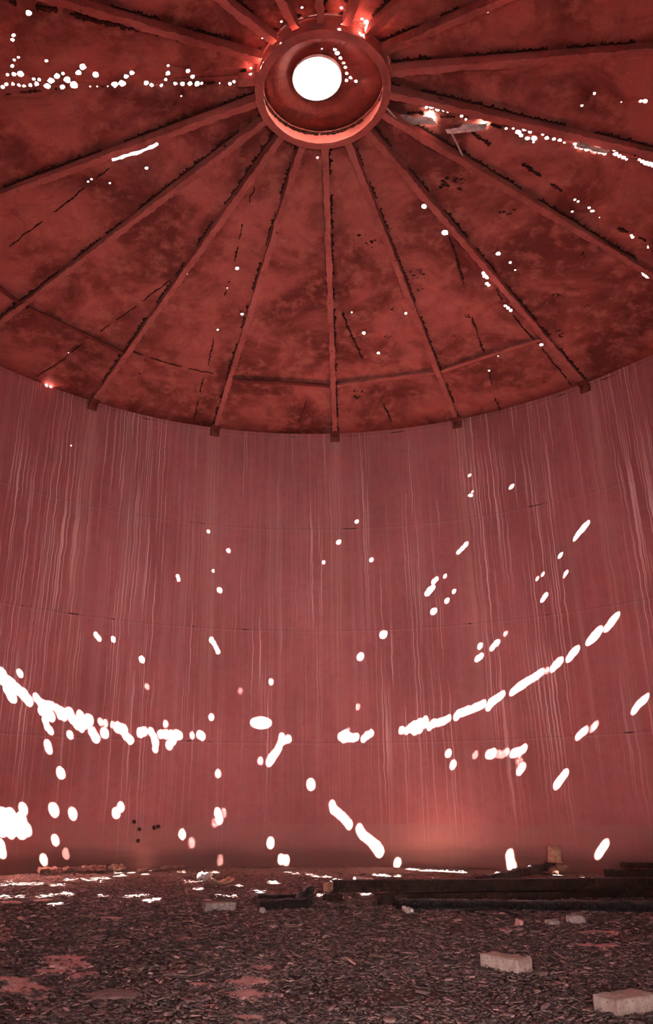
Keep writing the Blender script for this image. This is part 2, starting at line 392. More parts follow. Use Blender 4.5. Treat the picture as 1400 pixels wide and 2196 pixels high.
def near_hole(x, y, d):
    for a, b, c, e, h in hb:
        if a - d <= x <= b + d and c - 2.5 * d <= y <= e + d: return True
    return False
def roof_z(x, y):
    dx, dy = x - CX, y - CY
    r = math.hypot(dx, dy)
    az = math.degrees(math.atan2(dx, dy))
    f = ((az - AZ0) / DAZ) % 1.0
    w = math.sin(math.pi * f) * min(1, max(0, (r - 0.9) / 1.5)) * min(1, max(0, (R - r) / 0.8))
    return cone(r) + w * (0.012 * noise.noise(Vector((x * 0.9, y * 0.9, 3.0))) + 0.004 * noise.noise(Vector((x * 3, y * 3, 1.0))))
sect = {}
for f in vfa:
    P = [vco[i] for i in f]
    x = sum(p.x for p in P) / len(P); y = sum(p.y for p in P) / len(P)
    r = math.hypot(x - CX, y - CY)
    if r > ro: continue
    if in_hole(x, y): continue
    if r < RING * 0.9995: key = 'crown'
    else: key = int(((math.degrees(math.atan2(x - CX, y - CY)) - AZ0) // DAZ) % 18)
    sect.setdefault(key, []).append(list(f))
ceiling = empty('ceiling', (CX, CY, H)); tag(ceiling, kind='structure')
for key, fs in sorted(sect.items(), key=lambda t: str(t[0])):
    used = sorted({i for f in fs for i in f}); mp = {v: i for i, v in enumerate(used)}
    verts = [(vco[i].x - CX, vco[i].y - CY, roof_z(vco[i].x, vco[i].y) - H) for i in used]
    faces = [[mp[i] for i in f][::-1] for f in fs]     # seen from below
    o = mesh_obj('crown_plate' if key == 'crown' else 'roof_plate', verts, faces, CROWN if key == 'crown' else PLATE, ceiling, smooth=True)
    sm = o.modifiers.new('thickness', 'SOLIDIFY'); sm.thickness = 0.004; sm.offset = -1

# ---- rusted lap seams of the roof plates
def strip_mesh(P, width, drop, gap=0.35, step=0.016, thick=0.012, seed=0.0, local=True, wob=0.02):
    """ragged crust along a polyline of (r mm, az/10) that lies under the roof plates"""
    Q = [pol(r / 1000, a / 10) for r, a in P]
    S_ = []
    for a, b in zip(Q[:-1], Q[1:]):
        n_ = max(1, int((b - a).length / step))
        S_ += [a.lerp(b, i / n_) for i in range(n_)]
    S_.append(Q[-1])
    verts, faces = [], []
    prev = None
    for i, p in enumerate(S_):
        d = (S_[min(i + 1, len(S_) - 1)] - S_[max(i - 1, 0)]); d.z = 0; d.normalize()
        e = Vector((-d.y, d.x, 0))
        nz = noise.noise(Vector((i * 0.052, seed, 0.3)))
        on = nz > (gap - 0.5) * 0.9
        taper = min(1.0, 0.25 + abs(nz - (gap - 0.5) * 0.9) * 5)
        w = width * 0.62 * taper * (0.35 + 0.75 * abs(noise.noise(Vector((i * 0.30, seed, 5.0)))) + 1.3 * random.random() ** 2)
        off = wob * noise.noise(Vector((i * 0.15, seed, 9.0)))
        if on and near_hole(p.x, p.y, 0.035): on = False
        if not on: prev = None; continue
        b = len(verts)
        c = p + e * off
        for s_, zz in ((-1, 0.001), (1, 0.001), (0.6, -thick), (-0.6, -thick)):
            q = c + e * (s_ * w / 2 * random.uniform(0.8, 1.2))
            verts.append((q.x - CX, q.y - CY, roof_z(q.x, q.y) + zz - drop - H))
        if prev is not None:
            for j in range(4):
                k = (j + 1) % 4
                faces.append((prev + j, prev + k, b + k, b + j))
        else: faces.append((b, b + 1, b + 2, b + 3))
        prev = b
    return verts, faces
SEAMS = [
 ([(1587,-310),(2138,-277),(2730,-246),(3404,-231),(4147,-218),(4865,-206)], .035, .42),
 ([(4984,-209),(5673,-201),(6235,-196)], .035, .30),
 ([(3405,-373),(4000,-396),(4792,-423)], .024, .40),
 ([(5013,-431),(5692,-441),(6186,-453)], .030, .25),
 ([(2657,-713),(3231,-687),(3749,-672),(4296,-660),(4568,-654)], .024, .35),
 ([(4120,37),(4738,19)], .022, .45),
 ([(5183,-3),(5975,-21)], .028, .35),
 ([(3472,71),(3755,79),(4638,109)], .055, .30),
 ([(5095,119),(5519,128),(6234,140)], .050, .40),
 ([(2623,418),(3171,388),(3749,359),(4213,345),(4876,333)], .050, .42),
 ([(5257,326),(5937,312),(6296,310)], .040, .25),
 ([(3611,426),(4535,418),(5203,423),(6232,424)], .035, .15),
 ([(1770,743),(2071,726)], .060, .20),
 ([(2533,715),(3162,694)], .060, .45),
 ([(4079,680),(4570,684)], .060, .45),
 ([(866,-1140),(1546,-1133),(2243,-1126),(2810,-1126),(3220,-1122)], .10, .10),
 ([(4934,-359),(4944,-290),(4949,-217),(4965,-158)], .022, .30),
 ([(800,-880),(995,-895),(1490,-944),(1989,-946),(2474,-948),(2951,-950),(3433,-944)], .045, .30),
 ([(1045,700),(1699,785),(2343,802),(3043,812),(3822,826)], .050, .35),
 ([(1416,-1341),(1147,-1331),(839,-1333)], .09, .10),
]
for i, (P, w, g) in enumerate(SEAMS):
    v, f = strip_mesh(P, w, 0.003, gap=g, seed=i * 3.7)
    mesh_obj('lap_seam', v, f, RUST, ceiling)
# rust scabs that hang where the plates flake
SCAB = "2301,178,100 2998,283,120 3306,272,50 4069,167,50 5344,86,130 5212,93,80 3532,190,50 2045,523,120 2076,565,70 2861,578,80 4857,533,50 4418,511,60 5081,462,100 4059,601,50 4112,346,70 4383,297,50 5340,-317,40 936,-353,30"
bms = bmesh.new()
for t in SCAB.split():
    r_, a_, s_ = (float(v) for v in t.split(','))
    c = pol(r_ / 1000, a_ / 10); s_ /= 1000
    for j in range(7):
        x = c.x + random.gauss(0, s_ * 0.6); y = c.y + random.gauss(0, s_ * 0.4)
        m_ = s_ * random.uniform(0.12, 0.38)
        ring = []
        for i in range(8):
            t_ = i * math.pi / 4
            k = m_ * random.uniform(0.55, 1.2)
            q = (x + k * math.cos(t_), y + k * 0.7 * math.sin(t_))
            ring.append(bms.verts.new((q[0] - CX, q[1] - CY, roof_z(*q) - 0.003 - H)))
        cv = bms.verts.new((x - CX, y - CY, roof_z(x, y) - 0.015 - H))
        for i in range(8): bms.faces.new((ring[i], ring[(i + 1) % 8], cv))
so = bm_obj('rust_scab', bms, RUST, ceiling); tag(so, kind='stuff')
# upright sheet added outside the long slot to block the sun
v = []
for r, a in ((2.62, -74.9), (2.40, -75.1), (2.2, -75.0), (2.02, -74.4), (1.94, -73.4)):
    p = pol(r, a)
    v += [(p.x - CX, p.y - CY, roof_z(p.x, p.y) + 0.002 - H), (p.x - CX, p.y - CY + 0.05, roof_z(p.x, p.y) + 0.30 - H)]
f = [(2 * i, 2 * i + 2, 2 * i + 3, 2 * i + 1) for i in range(4)]
o = mesh_obj('slot_sun_blocker', v, f, PALE, ceiling)
sm = o.modifiers.new('thickness', 'SOLIDIFY'); sm.thickness = 0.006

# ---- floor
verts, faces = [(0, 0, 0)], []
NA, NRR = 180, 60
for j in range(1, NRR + 1):
    for i in range(NA):
        a = 2 * math.pi * i / NA; r = (R + 0.03) * j / NRR
        x, y = r * math.sin(a) + CX, r * math.cos(a) + CY
        h = 0.010 * noise.noise(Vector((x * 2.3, y * 2.3, 0))) + 0.006 * noise.noise(Vector((x * 7, y * 7, 2)))
        verts.append((x, y, h - 0.004))
verts[0] = (CX, CY, 0)
for i in range(NA): faces.append((0, 1 + (i + 1) % NA, 1 + i))
for j in range(1, NRR):
    for i in range(NA):
        a, b = 1 + (j - 1) * NA + i, 1 + (j - 1) * NA + (i + 1) % NA
        faces.append((a, b, b + NA, a + NA))
floor_o = mesh_obj('floor', verts, [f[::-1] for f in faces], FLOORM, None, smooth=True)
if floor_o.data.polygons[500].normal.z < 0: floor_o.data.flip_normals()
tag(floor_o, kind='structure')
def blob_mesh(cx, cy, sx, sy, z, t, n=26, seed=0.0, rough=0.45):
    v, f = [(cx, cy, z + t)], []
    for i in range(n):
        a = 2 * math.pi * i / n
        k = 1 + rough * noise.noise(Vector((math.cos(a) * 1.6, math.sin(a) * 1.6, seed))) * 2 + rough * 0.35 * random.uniform(-1, 1)
        v.append((cx + sx * k * math.cos(a), cy + sy * k * math.sin(a), z + t))
    for i in range(n): v.append((v[1 + i][0], v[1 + i][1], z - 0.01))
    for i in range(n):
        k = (i + 1) % n
        f.append((0, 1 + i, 1 + k)); f.append((1 + i, 1 + n + i, 1 + n + k, 1 + k))
    return v, f
PATCH = [(-1.95,5.558,.10),(-1.279,4.938,.11),(-1.235,4.732,.11),(-1.247,4.555,.08),(-1.40,4.314,.10),(-1.26,4.139,.12),(-0.687,5.616,.08),(-1.217,5.346,.07),(-1.106,5.504,.07),(-0.174,4.642,.07),(-0.229,4.294,.10),(-0.20,4.02,.09),(-1.052,4.46,.06),(-1.139,3.925,.04),(-1.424,6.655,.07),(-0.429,4.22,.05),(-0.36,3.79,.04),(-2.569,7.691,.10),(-2.33,7.879,.10),(1.171,5.089,.05),(1.565,6.026,.06),(-0.16,3.59,.06),(1.292,4.274,.04),(2.15,5.9,.10),(1.9,5.35,.12),(0.6,5.6,.05),(-0.72,6.2,.05),(-0.78,6.45,.05)]
for i, (x, y, s_) in enumerate(PATCH):
    v, f = blob_mesh(x, y, s_ * 1.15, s_ * 0.9, 0.009, 0.003, seed=i * 2.3)
    mesh_obj('bare_paint_patch', v, f, PINK, floor_o)
def floor_seam(P, w):
    v, f = [], []
    S_ = []
    for (x0, y0), (x1, y1) in zip(P[:-1], P[1:]):
        n_ = max(2, int(math.hypot(x1 - x0, y1 - y0) / 0.06))
        S_ += [(x0 + (x1 - x0) * i / n_, y0 + (y1 - y0) * i / n_) for i in range(n_)]
    prev = None
    for i, (x, y) in enumerate(S_):
        if noise.noise(Vector((i * 0.09, w * 100, 1))) < -0.12: prev = None; continue
        ww = w * random.uniform(0.6, 1.2); b = len(v)
        v += [(x - ww, y, 0.0), (x - ww * 0.6, y, 0.011), (x + ww * 0.6, y, 0.011), (x + ww, y, 0.0)]
        if prev is not None:
            for j in range(3): f.append((prev + j, b + j, b + j + 1, prev + j + 1))
        prev = b
    mesh_obj('weld_seam', v, f, REDBR, floor_o)
floor_seam([(-1.275,9.997),(-0.977,7.999),(-0.709,6.181),(-0.595,5.56),(-0.424,4.294),(-0.338,3.664)], 0.012)
floor_seam([(1.74,5.72),(1.813,5.249)], 0.012)
floor_seam([(1.86,5.09),(1.948,4.67)], 0.012)

# ================================================================== ROOF FRAME
def rafter(k, label, r0=0.746, r1=6.262, bracket=True, name='rafter'):
    az = AZ0 + k * DAZ
    e_r = Vector((math.sin(RAD(az)), math.cos(RAD(az)), 0)); e_a = Vector((math.cos(RAD(az)), -math.sin(RAD(az)), 0))
    base = pol(r1, az, 7.22)
    root = empty(name, base)
    tag(root, label, 'rafter', 'radial rafters under the roof')
    azn = (az + 180) % 360 - 180
    ws = 1 if azn > 0 else -1
    def zb(r): return 8.250 + (7.222 - 8.250) * (r - RING) / (R - RING)
    def P(r, lat, z): return Vector((CX, CY, z)) + e_r * r + e_a * lat - base
    n_ = max(4, int((r1 - r0) / 0.045))
    W2 = 0.038
    # flange
    v, f = [], []
    for i in range(n_ + 1):
        r = r0 + (r1 - r0) * i / n_
        la = -W2 + 0.016 * noise.noise(Vector((r * 3, k, 1))) + random.uniform(-.011, .008)
        lb = W2 + 0.016 * noise.noise(Vector((r * 3, k, 8))) + random.uniform(-.008, .011)
        z = zb(r) + 0.004 * noise.noise(Vector((r * 5, k, 3)))
        v += [P(r, la, z), P(r, lb, z), P(r, lb, z + 0.010), P(r, la, z + 0.010)]
        if i:
            b = 4 * i
            for j in range(4): f.append((b - 4 + j, b - 4 + (j + 1) % 4, b + (j + 1) % 4, b + j))
    f += [(0, 3, 2, 1), (4 * n_, 4 * n_ + 1, 4 * n_ + 2, 4 * n_ + 3)]
    mesh_obj('flange', v, f, BEAM, root)
    # web
    v, f = [], []
    wc = ws * (W2 - 0.008)
    for i in range(n_ + 1):
        r = r0 + (r1 - r0) * i / n_
        zt = max(roof_z(*(Vector((CX, CY, 0)) + e_r * r + e_a * wc).xy) - 0.004, zb(r) + 0.03)
        v += [P(r, wc - .005, zb(r) + .008), P(r, wc + .005, zb(r) + .008), P(r, wc + .005, zt), P(r, wc - .005, zt)]
        if i:
            b = 4 * i
            for j in range(4): f.append((b - 4 + j, b - 4 + (j + 1) % 4, b + (j + 1) % 4, b + j))
    f += [(0, 3, 2, 1), (4 * n_, 4 * n_ + 1, 4 * n_ + 2, 4 * n_ + 3)]
    mesh_obj('web', v, f, BEAM, root)
    # rust crust that grows along the contact with the plates
    v, f = [], []
    for side in (-1, 1):
        prev = None
        for i in range(3 * n_ + 1):
            r = r0 + 0.02 + (r1 - r0 - 0.04) * i / (3 * n_)
            if noise.noise(Vector((r * 2.6, k * 3 + side, 4))) < -0.12: prev = None; continue
            w = 0.004 + 0.030 * abs(noise.noise(Vector((r * 6, k, side)))) + random.random() ** 2 * .040
            b = len(v)
            q0 = side * 0.012 + wc; q1 = wc + side * (0.012 + w)
            p0 = Vector((CX, CY, 0)) + e_r * r + e_a * q1
            if near_hole(p0.x, p0.y, 0.02): prev = None; continue
            zt = roof_z(p0.x, p0.y)
            v += [P(r, q0, zt - .003), P(r, q1, zt - .003), P(r, q0 + side * w * .4, zt - .020)]
            if prev is not None:
                for j in range(3): f.append((prev + j, prev + (j + 1) % 3, b + (j + 1) % 3, b + j))
            prev = b
    o = mesh_obj('rust_crust', v, f, RUST, root); tag(o, 'black flaking rust crust', kind='stuff')
    if bracket:
        bm = bmesh.new()
        def bx(r0_, r1_, a0, a1, z0, z1):
            vs = [bm.verts.new(P(r, a, z)) for r in (r0_, r1_) for a in (a0, a1) for z in (z0, z1)]
            for q in ((0, 1, 3, 2), (4, 6, 7, 5), (0, 4, 5, 1), (2, 3, 7, 6), (0, 2, 6, 4), (1, 5, 7, 3)): bm.faces.new([vs[i] for i in q])
        bx(R - 0.17, R - 0.004, -0.085, 0.085, 7.205, 7.219)
        bx(R - 0.022, R - 0.004, -0.085, 0.085, 7.09, 7.205)
        # gussets
        for a0 in (-0.062, 0.05):
            vs = [bm.verts.new(P(r, a, z)) for a in (a0, a0 + 0.012) for r, z in ((R - 0.15, 7.205), (R - 0.022, 7.205), (R - 0.022, 7.10))]
            bm.faces.new(vs[:3]); bm.faces.new(vs[3:][::-1])
            for i in range(3):
                j = (i + 1) % 3; bm.faces.new((vs[i], vs[3 + i], vs[3 + j], vs[j]))
        o = bm_obj('seat_bracket', bm, CROWN, root); tag(o, 'dark red seat bracket')
    return root
LAB = {
 0: 'rusty red vertical rafter straight below the central ring, ending mid wall',
 1: 'red steel rafter just right of the vertical middle one, seat bracket at the wall',
 2: 'red rafter running lower right past the clustered bright rust holes to its wall bracket',
 3: 'red rafter sloping from ring to the right edge, below the long ragged slit of light',
 4: 'red rafter immediately above the long ragged slit of light on the right',
 5: 'nearly horizontal red rafter with pinkish web leaving the right side of the ring',
 6: 'red rafter climbing from the right of the ring to the top edge',
 7: 'short visible rafter above the ring, between two bright gaps on its upper right',
 8: 'thin dark rafter leaving the top of the ring just right of centre',
 9: 'narrow rafter crossing the top edge directly above the centre of the ring',
 10: 'dark rafter leaving the top of the ring just left of centre',
 11: 'soot-dark rafter leaving the upper left of the ring towards the top edge',
 12: 'black-crusted rafter running to the upper left corner above the chain of burning holes',
 -4: 'red rafter with lit pink web on the left, just above the long torn slot',
 -3: 'red rafter to the lower left edge, with a cross bar meeting it on both sides',
 -2: 'red rafter ending at the leftmost wall bracket, cross bar on its left side only',
 -1: 'red rafter just left of the vertical middle one, ending at a wall bracket',
}
for k, t in LAB.items(): rafter(k, t)
rafter(-5, 'short broken rafter stub left of the ring, before the chain of holes', r1=0.93, bracket=False, name='rafter_stub')

# ---- cross bars between rafters
def crossbar(a0, a1, label, r=5.0, mat=None):
    p0, p1 = pol(r, a0), pol(r, a1)
    p0.z = roof_z(p0.x, p0.y); p1.z = roof_z(p1.x, p1.y)
    d = (p1 - p0).normalized(); e = Vector((-d.y, d.x, 0)).normalized()
    if e.dot(p0 - Vector((CX, CY, p0.z))) > 0: e = -e
    base = (p0 + p1) / 2
    root = empty('roof_cross_bar', base); tag(root, label, 'cross bar', 'cross bars between the rafters')
    n_ = int((p1 - p0).length / 0.04)
    for nm, (l0, l1, z0, z1) in (('upright_leg', (-0.004, 0.004, -0.070, 0.0)), ('bottom_leg', (0.004, 0.065, -0.070, -0.060))):
        v, f = [], []
        for i in range(n_ + 1):
            c = p0.lerp(p1, i / n_)
            zt = roof_z(c.x, c.y) - 0.003
            j1 = random.uniform(-.004, .004); zz0 = min(z0, 0)
            for l, z in ((l0, z0), (l1 + j1, z0), (l1 + j1, z1), (l0, z1)):
                q = c + e * l; v.append(Vector((q.x, q.y, zt + z)) - base)
            if i:
                b = 4 * i
                for j in range(4): f.append((b - 4 + j, b - 4 + (j + 1) % 4, b + (j + 1) % 4, b + j))
        f += [(0, 3, 2, 1), (4 * n_, 4 * n_ + 1, 4 * n_ + 2, 4 * n_ + 3)]
        mesh_obj(nm, v, f, mat or BEAM, root)
    # crust on the outer side
    v, f = [], []
    prev = None
    for i in range(n_ + 1):
        c = p0.lerp(p1, i / n_)
        if noise.noise(Vector((i * .09, a0, 2))) < -0.3: prev = None; continue
        w = 0.03 + random.uniform(0, .025)
        q0, q1 = c - e * 0.006, c - e * (0.006 + w)
        b = len(v)
        v += [Vector((q0.x, q0.y, roof_z(q0.x, q0.y) - .003)) - base, Vector((q1.x, q1.y, roof_z(q1.x, q1.y) - .003)) - base, Vector((q0.x, q0.y, roof_z(q0.x, q0.y) - .025)) - base]
        if prev is not None:
            for j in range(3): f.append((prev + j, prev + (j + 1) % 3, b + (j + 1) % 3, b + j))
        prev = b
    o = mesh_obj('rust_crust', v, f, RUST, root); tag(o, 'black flaking rust crust', kind='stuff')
def ra(k): return AZ0 + k * DAZ
crossbar(ra(-1) + .8, ra(0) - .8, 'rusty cross bar at left of the vertical middle rafter, near the wall', mat=CROWN)
crossbar(ra(0) + .8, ra(1) - .8, 'rusty cross bar immediately right of the vertical middle rafter')
crossbar(ra(1) + .8, ra(2) - .8, 'rusty cross bar on the right, rising to the rafter with clustered bright holes')
crossbar(ra(-3) + .8, ra(-2) - .8, 'dark rusty cross bar on the left, ending at the second rafter from the left bracket', mat=CROWN)
crossbar(ra(-4) + 6.5, ra(-3) - .8, 'short dark cross bar at the left edge beyond the lower left rafter', mat=CROWN)

# ---- central ring
ring = empty('central_ring', (CX, CY, RING_Z)); tag(ring, 'round red steel ring at the roof centre where all rafters meet', 'steel ring')
def annulus(name, ra_, rb_, z0, z1, mat, jit=0.003, n=120, lab=None):
    v, f = [], []
    for i in range(n):
        a = 2 * math.pi * i / n
        j0 = jit * noise.noise(Vector((math.cos(a) * 9, math.sin(a) * 9, z0))) * 2; j1 = jit * noise.noise(Vector((math.cos(a) * 9, math.sin(a) * 9, z0 + 5))) * 2
        for r, z in ((ra_ + j0, z0), (rb_ + j1, z0), (rb_ + j1, z1), (ra_ + j0, z1)):
            v.append((r * math.sin(a), r * math.cos(a), z - RING_Z))
    for i in range(n):
        b, c = 4 * i, 4 * ((i + 1) % n)
        for j in range(4): f.append((b + j, b + (j + 1) % 4, c + (j + 1) % 4, c + j))
    o = mesh_obj(name, v, f, mat, ring)
    if lab: tag(o, lab)
    return o
annulus('bottom_flange', 0.652, 0.742, RING_Z, RING_Z + 0.012, BEAM, 0.004)
annulus('web', 0.700, 0.712, RING_Z + 0.012, cone(0.71) - 0.010, BEAM, 0.0)
annulus('top_flange', 0.672, 0.735, cone(0.735) - 0.014, cone(0.735) - 0.002, BEAM, 0.004)
# rust crust inside the ring on the far side
v, f = [], []
for (rc, zc, gw, sd) in ((0.690, cone(0.69) - 0.03, 0.02, 1), (0.692, RING_Z + 0.02, 0.012, 2)):
    prev = None
    for i in range(200):
        a = 2 * math.pi * i / 200
        if noise.noise(Vector((math.cos(a) * 3, math.sin(a) * 3, sd))) < -0.28: prev = None; continue
        w = gw * random.uniform(0.5, 1.5); b = len(v)
        for r, z in ((rc + .009, zc + w), (rc + .009, zc - w), (rc - w * .8, zc)):
            v.append((r * math.sin(a), r * math.cos(a), z - RING_Z))
        if prev is not None:
            for j in range(3): f.append((prev + j, prev + (j + 1) % 3, b + (j + 1) % 3, b + j))
        prev = b
tag(mesh_obj('rust_crust', v, f, RUST, ring), 'black flaking rust crust', kind='stuff')

# ---- nozzle above the crown opening
nz_ = empty('roof_nozzle', (NOZ[0], NOZ[1], 8.45)); tag(nz_, 'short vertical pipe nozzle open to the glaring sky, above the hole in the ring', 'nozzle')
def tube(name, r0, r1, z0, z1, mat, parent, n=64):
    v, f = [], []
    for i in range(n):
        a = 2 * math.pi * i / n
        for r, z in ((r0, z0), (r1, z0), (r1, z1), (r0, z1)): v.append((r * math.sin(a), r * math.cos(a), z))
    for i in range(n):
        b, c = 4 * i, 4 * ((i + 1) % n)
        for j in range(4): f.append((b + j, b + (j + 1) % 4, c + (j + 1) % 4, c + j))
    return mesh_obj(name, v, f, mat, parent, smooth=False)
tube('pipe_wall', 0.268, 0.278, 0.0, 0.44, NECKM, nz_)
tube('rim_flange', 0.252, 0.36, 0.44, 0.458, RUST, nz_)

# ---- hanging scraps of roof scale
def scrap(name, P, z_off, label, cat, mat, bend=0.03, thick=0.006, group=None):
    """P: outline (r mm, az/10) of a loose sheet that hangs below the roof plates"""
    Q = [pol(r / 1000, a / 10) for r, a in P]
    c = sum(Q, Vector()) / len(Q)
    c.z = roof_z(c.x, c.y) - z_off
    bm = bmesh.new()
    out = []
    n_ = len(Q)
    for i in range(n_):
        a, b = Q[i], Q[(i + 1) % n_]
        for t in range(5):
            p = a.lerp(b, t / 5) + Vector((random.uniform(-.008, .008), random.uniform(-.008, .008), 0))
            out.append(p)
    cv = bm.verts.new((0, 0, -bend))
    inner, outer = [], []
    for p in out:
        q = (p - Vector((c.x, c.y, 0)))
        z = roof_z(p.x, p.y) - z_off - c.z
        inner.append(bm.verts.new((q.x * .55, q.y * .55, z * .55 - bend * .8 + random.uniform(-.006, .006))))
        outer.append(bm.verts.new((q.x, q.y, z + random.uniform(-.012, .012))))
    m_ = len(out)
    for i in range(m_):
        k = (i + 1) % m_
        bm.faces.new((outer[i], outer[k], inner[k], inner[i])); bm.faces.new((inner[i], inner[k], cv))
    o = bm_obj(name, bm, mat)
    o.location = c
    sm = o.modifiers.new('thickness', 'SOLIDIFY'); sm.thickness = thick
    tag(o, label, cat, group)
    return o
scrap('loose_scale_sheet', [(979,675),(1312,742),(1397,722),(1141,645)], 0.03, 'pale curled sheet of scale hanging beside the ring at its right, start of the slit', 'scale sheet', PALE)
scrap('loose_scale_sheet', [(1522,712),(1699,772),(1914,798),(1923,774),(1575,697)], 0.03, 'brightly lit pale sheet of scale hanging in the middle of the right slit', 'scale sheet', PALE)
scrap('loose_scale_sheet', [(2950,806),(3300,812),(3320,822),(2950,820)], 0.012, 'thin crinkled pale scale along the outer end of the right slit', 'scale sheet', PALE, 0.01)
def bar(name, p0, p1, w, h, mat, label, cat, jit=0.0, n=14, group=None, bend=None):
    p0, p1 = Vector(p0), Vector(p1)
    d = (p1 - p0).normalized()
    up = Vector((0, 0, 1)) if abs(d.z) < 0.9 else Vector((1, 0, 0))
    e = d.cross(up).normalized(); u = e.cross(d).normalized()
    base = (p0 + p1) / 2; base.z = min(p0.z, p1.z)
    v, f = [], []
    for i in range(n + 1):
        c = p0.lerp(p1, i / n)
        if bend: c = c + bend * math.sin(math.pi * i / n)
        for a, b in ((-1, -1), (1, -1), (1, 1), (-1, 1)):
            v.append(c + e * (a * w / 2 + random.uniform(-jit, jit)) + u * (b * h / 2 + random.uniform(-jit, jit)) - base)
        if i:
            q = 4 * i
            for j in range(4): f.append((q - 4 + j, q - 4 + (j + 1) % 4, q + (j + 1) % 4, q + j))
    f += [(0, 3, 2, 1), (4 * n, 4 * n + 1, 4 * n + 2, 4 * n + 3)]
    o = mesh_obj(name, v, f, mat); o.location = base
    tag(o, label, cat, group)
    return o
a, b = pol(0.755, 72, 8.26), pol(1.10, 62.5, 8.235)
bar('dangling_strip', a, b, 0.022, 0.006, PALE, 'thin grey strip dangling between ring and rafter at right of the ring', 'metal strip', 0.002)
a, b = pol(1.60, 71.2, 8.175), pol(1.83, 66.5, 8.06)
bar('dangling_strip', a, b, 0.018, 0.006, PALE, 'thin strip dangling below the bright scale sheet in the right slit', 'metal strip', 0.002)
a, b = pol(2.02, 63.2, 8.00), pol(2.22, 65.2, 8.075)
bar('dangling_strip', a, b, 0.035, 0.006, TIN, 'small bent tongue of metal sticking up from the rafter below the right slit', 'metal strip', 0.004)

# ================================================================== THINGS ON THE FLOOR
def lumpy(name, loc, dims, rz, mat, label, cat, rough=0.06, sub=3, bev=0.12, seed=0.0, tilt=(0, 0), group=None, chips=0.0, smooth=True):
    """worn block: bevelled, subdivided box with knocked corners and an uneven skin"""
    bm = bmesh.new()
    bmesh.ops.create_cube(bm, size=1.0)
    for v in bm.verts: v.co = Vector((v.co.x * dims[0], v.co.y * dims[1], v.co.z * dims[2]))
    mn = min(dims)
    bmesh.ops.bevel(bm, geom=list(bm.edges), offset=mn * bev, segments=2, affect='EDGES', profile=0.6)
    for _ in range(sub): 
        lim = max(mn * 0.12, 0.004)
        ed = [e for e in bm.edges if e.calc_length() > lim]
        if not ed or len(bm.verts) > 9000: break
        bmesh.ops.subdivide_edges(bm, edges=ed, cuts=1, use_grid_fill=True)
    bm.normal_update()
    for v in bm.verts:
        q = v.co / mn
        d = noise.fractal(q * 1.3 + Vector((seed, 0, 0)), 1.0, 2.0, 4) * rough * mn
        c = max(0, noise.noise(q * 0.9 + Vector((0, seed, 0))) - 0.25) * chips * mn
        v.co += v.normal * (d - c)
    zmin = min(v.co.z for v in bm.verts)
    for v in bm.verts: v.co.z -= zmin
    o = bm_obj(name, bm, mat, smooth=smooth)
    o.location = loc; o.rotation_euler = (RAD(tilt[0]), RAD(tilt[1]), RAD(rz))
    tag(o, label, cat, group)
    return o
lumpy('brick', (1.413, 3.705, 0.004), (0.25, 0.135, 0.068), 27.6, BRICK, 'pale worn brick lying in the lower right corner, nearest the camera', 'brick', 0.05, 4, 0.14, 3.1, chips=0.12)
lumpy('brick', (1.140, 4.595, 0.004), (0.247, 0.128, 0.070), -52, BRICK, 'pale pinkish brick with broken top corner, alone in the right foreground', 'brick', 0.06, 4, 0.14, 8.4, chips=0.18)
lumpy('concrete_brick', (-0.613, 7.13, 0.004), (0.262, 0.12, 0.062), 20.8, GREYB, 'grey rough concrete brick left of the charred logs', 'brick', 0.07, 4, 0.08, 5.2)
lumpy('stone', (1.918, 6.254, 0.002), (0.095, 0.06, 0.035), 10, STONE, 'small flat stone left of the bigger pale stone, right foreground', 'stone', 0.3, 3, 0.35, 1.2)
lumpy('stone', (2.114, 6.327, 0.002), (0.125, 0.08, 0.055), -14, STONE, 'pale rounded stone, the bigger of two beside each other at right', 'stone', 0.3, 3, 0.35, 2.2)
lumpy('stone', (1.629, 6.138, 0.002), (0.055, 0.04, 0.055), 24, PINK, 'small upright pinkish chip left of the two pale stones', 'stone', 0.3, 3, 0.3, 4.7, tilt=(0, 20))
lumpy('pebble', (-0.239, 6.955, 0.002), (0.050, 0.048, 0.046), 0, STONE, 'little round pebble in front of the lower charred log', 'pebble', 0.1, 2, 0.42, 6.0)
lumpy('pebble', (1.971, 7.10, 0.004), (0.028, 0.025, 0.026), 0, PALE, 'tiny white pebble at the foot of the crusted pipe', 'pebble', 0.1, 2, 0.42, 6.5)
lumpy('broken_brick', (0.395, 8.70, 0.0), (0.12, 0.10, 0.085), 8, TIN, 'brown brick lump just beyond the left end of the long beam', 'brick', 0.15, 3, 0.15, 9.0)
lumpy('broken_brick', (0.38, 7.80, 0.0), (0.17, 0.10, 0.062), -4, STEEL, 'dark brick fragment with a sun spot on top, left of the long beam', 'brick', 0.14, 3, 0.14, 7.0)
lumpy('pale_block', (0.83, 9.68, 0.0), (0.23, 0.13, 0.062), -6, PALE, 'pale wedge block catching sun, beyond the left end of the long beam', 'block', 0.1, 3, 0.12, 3.3, tilt=(0, 5))

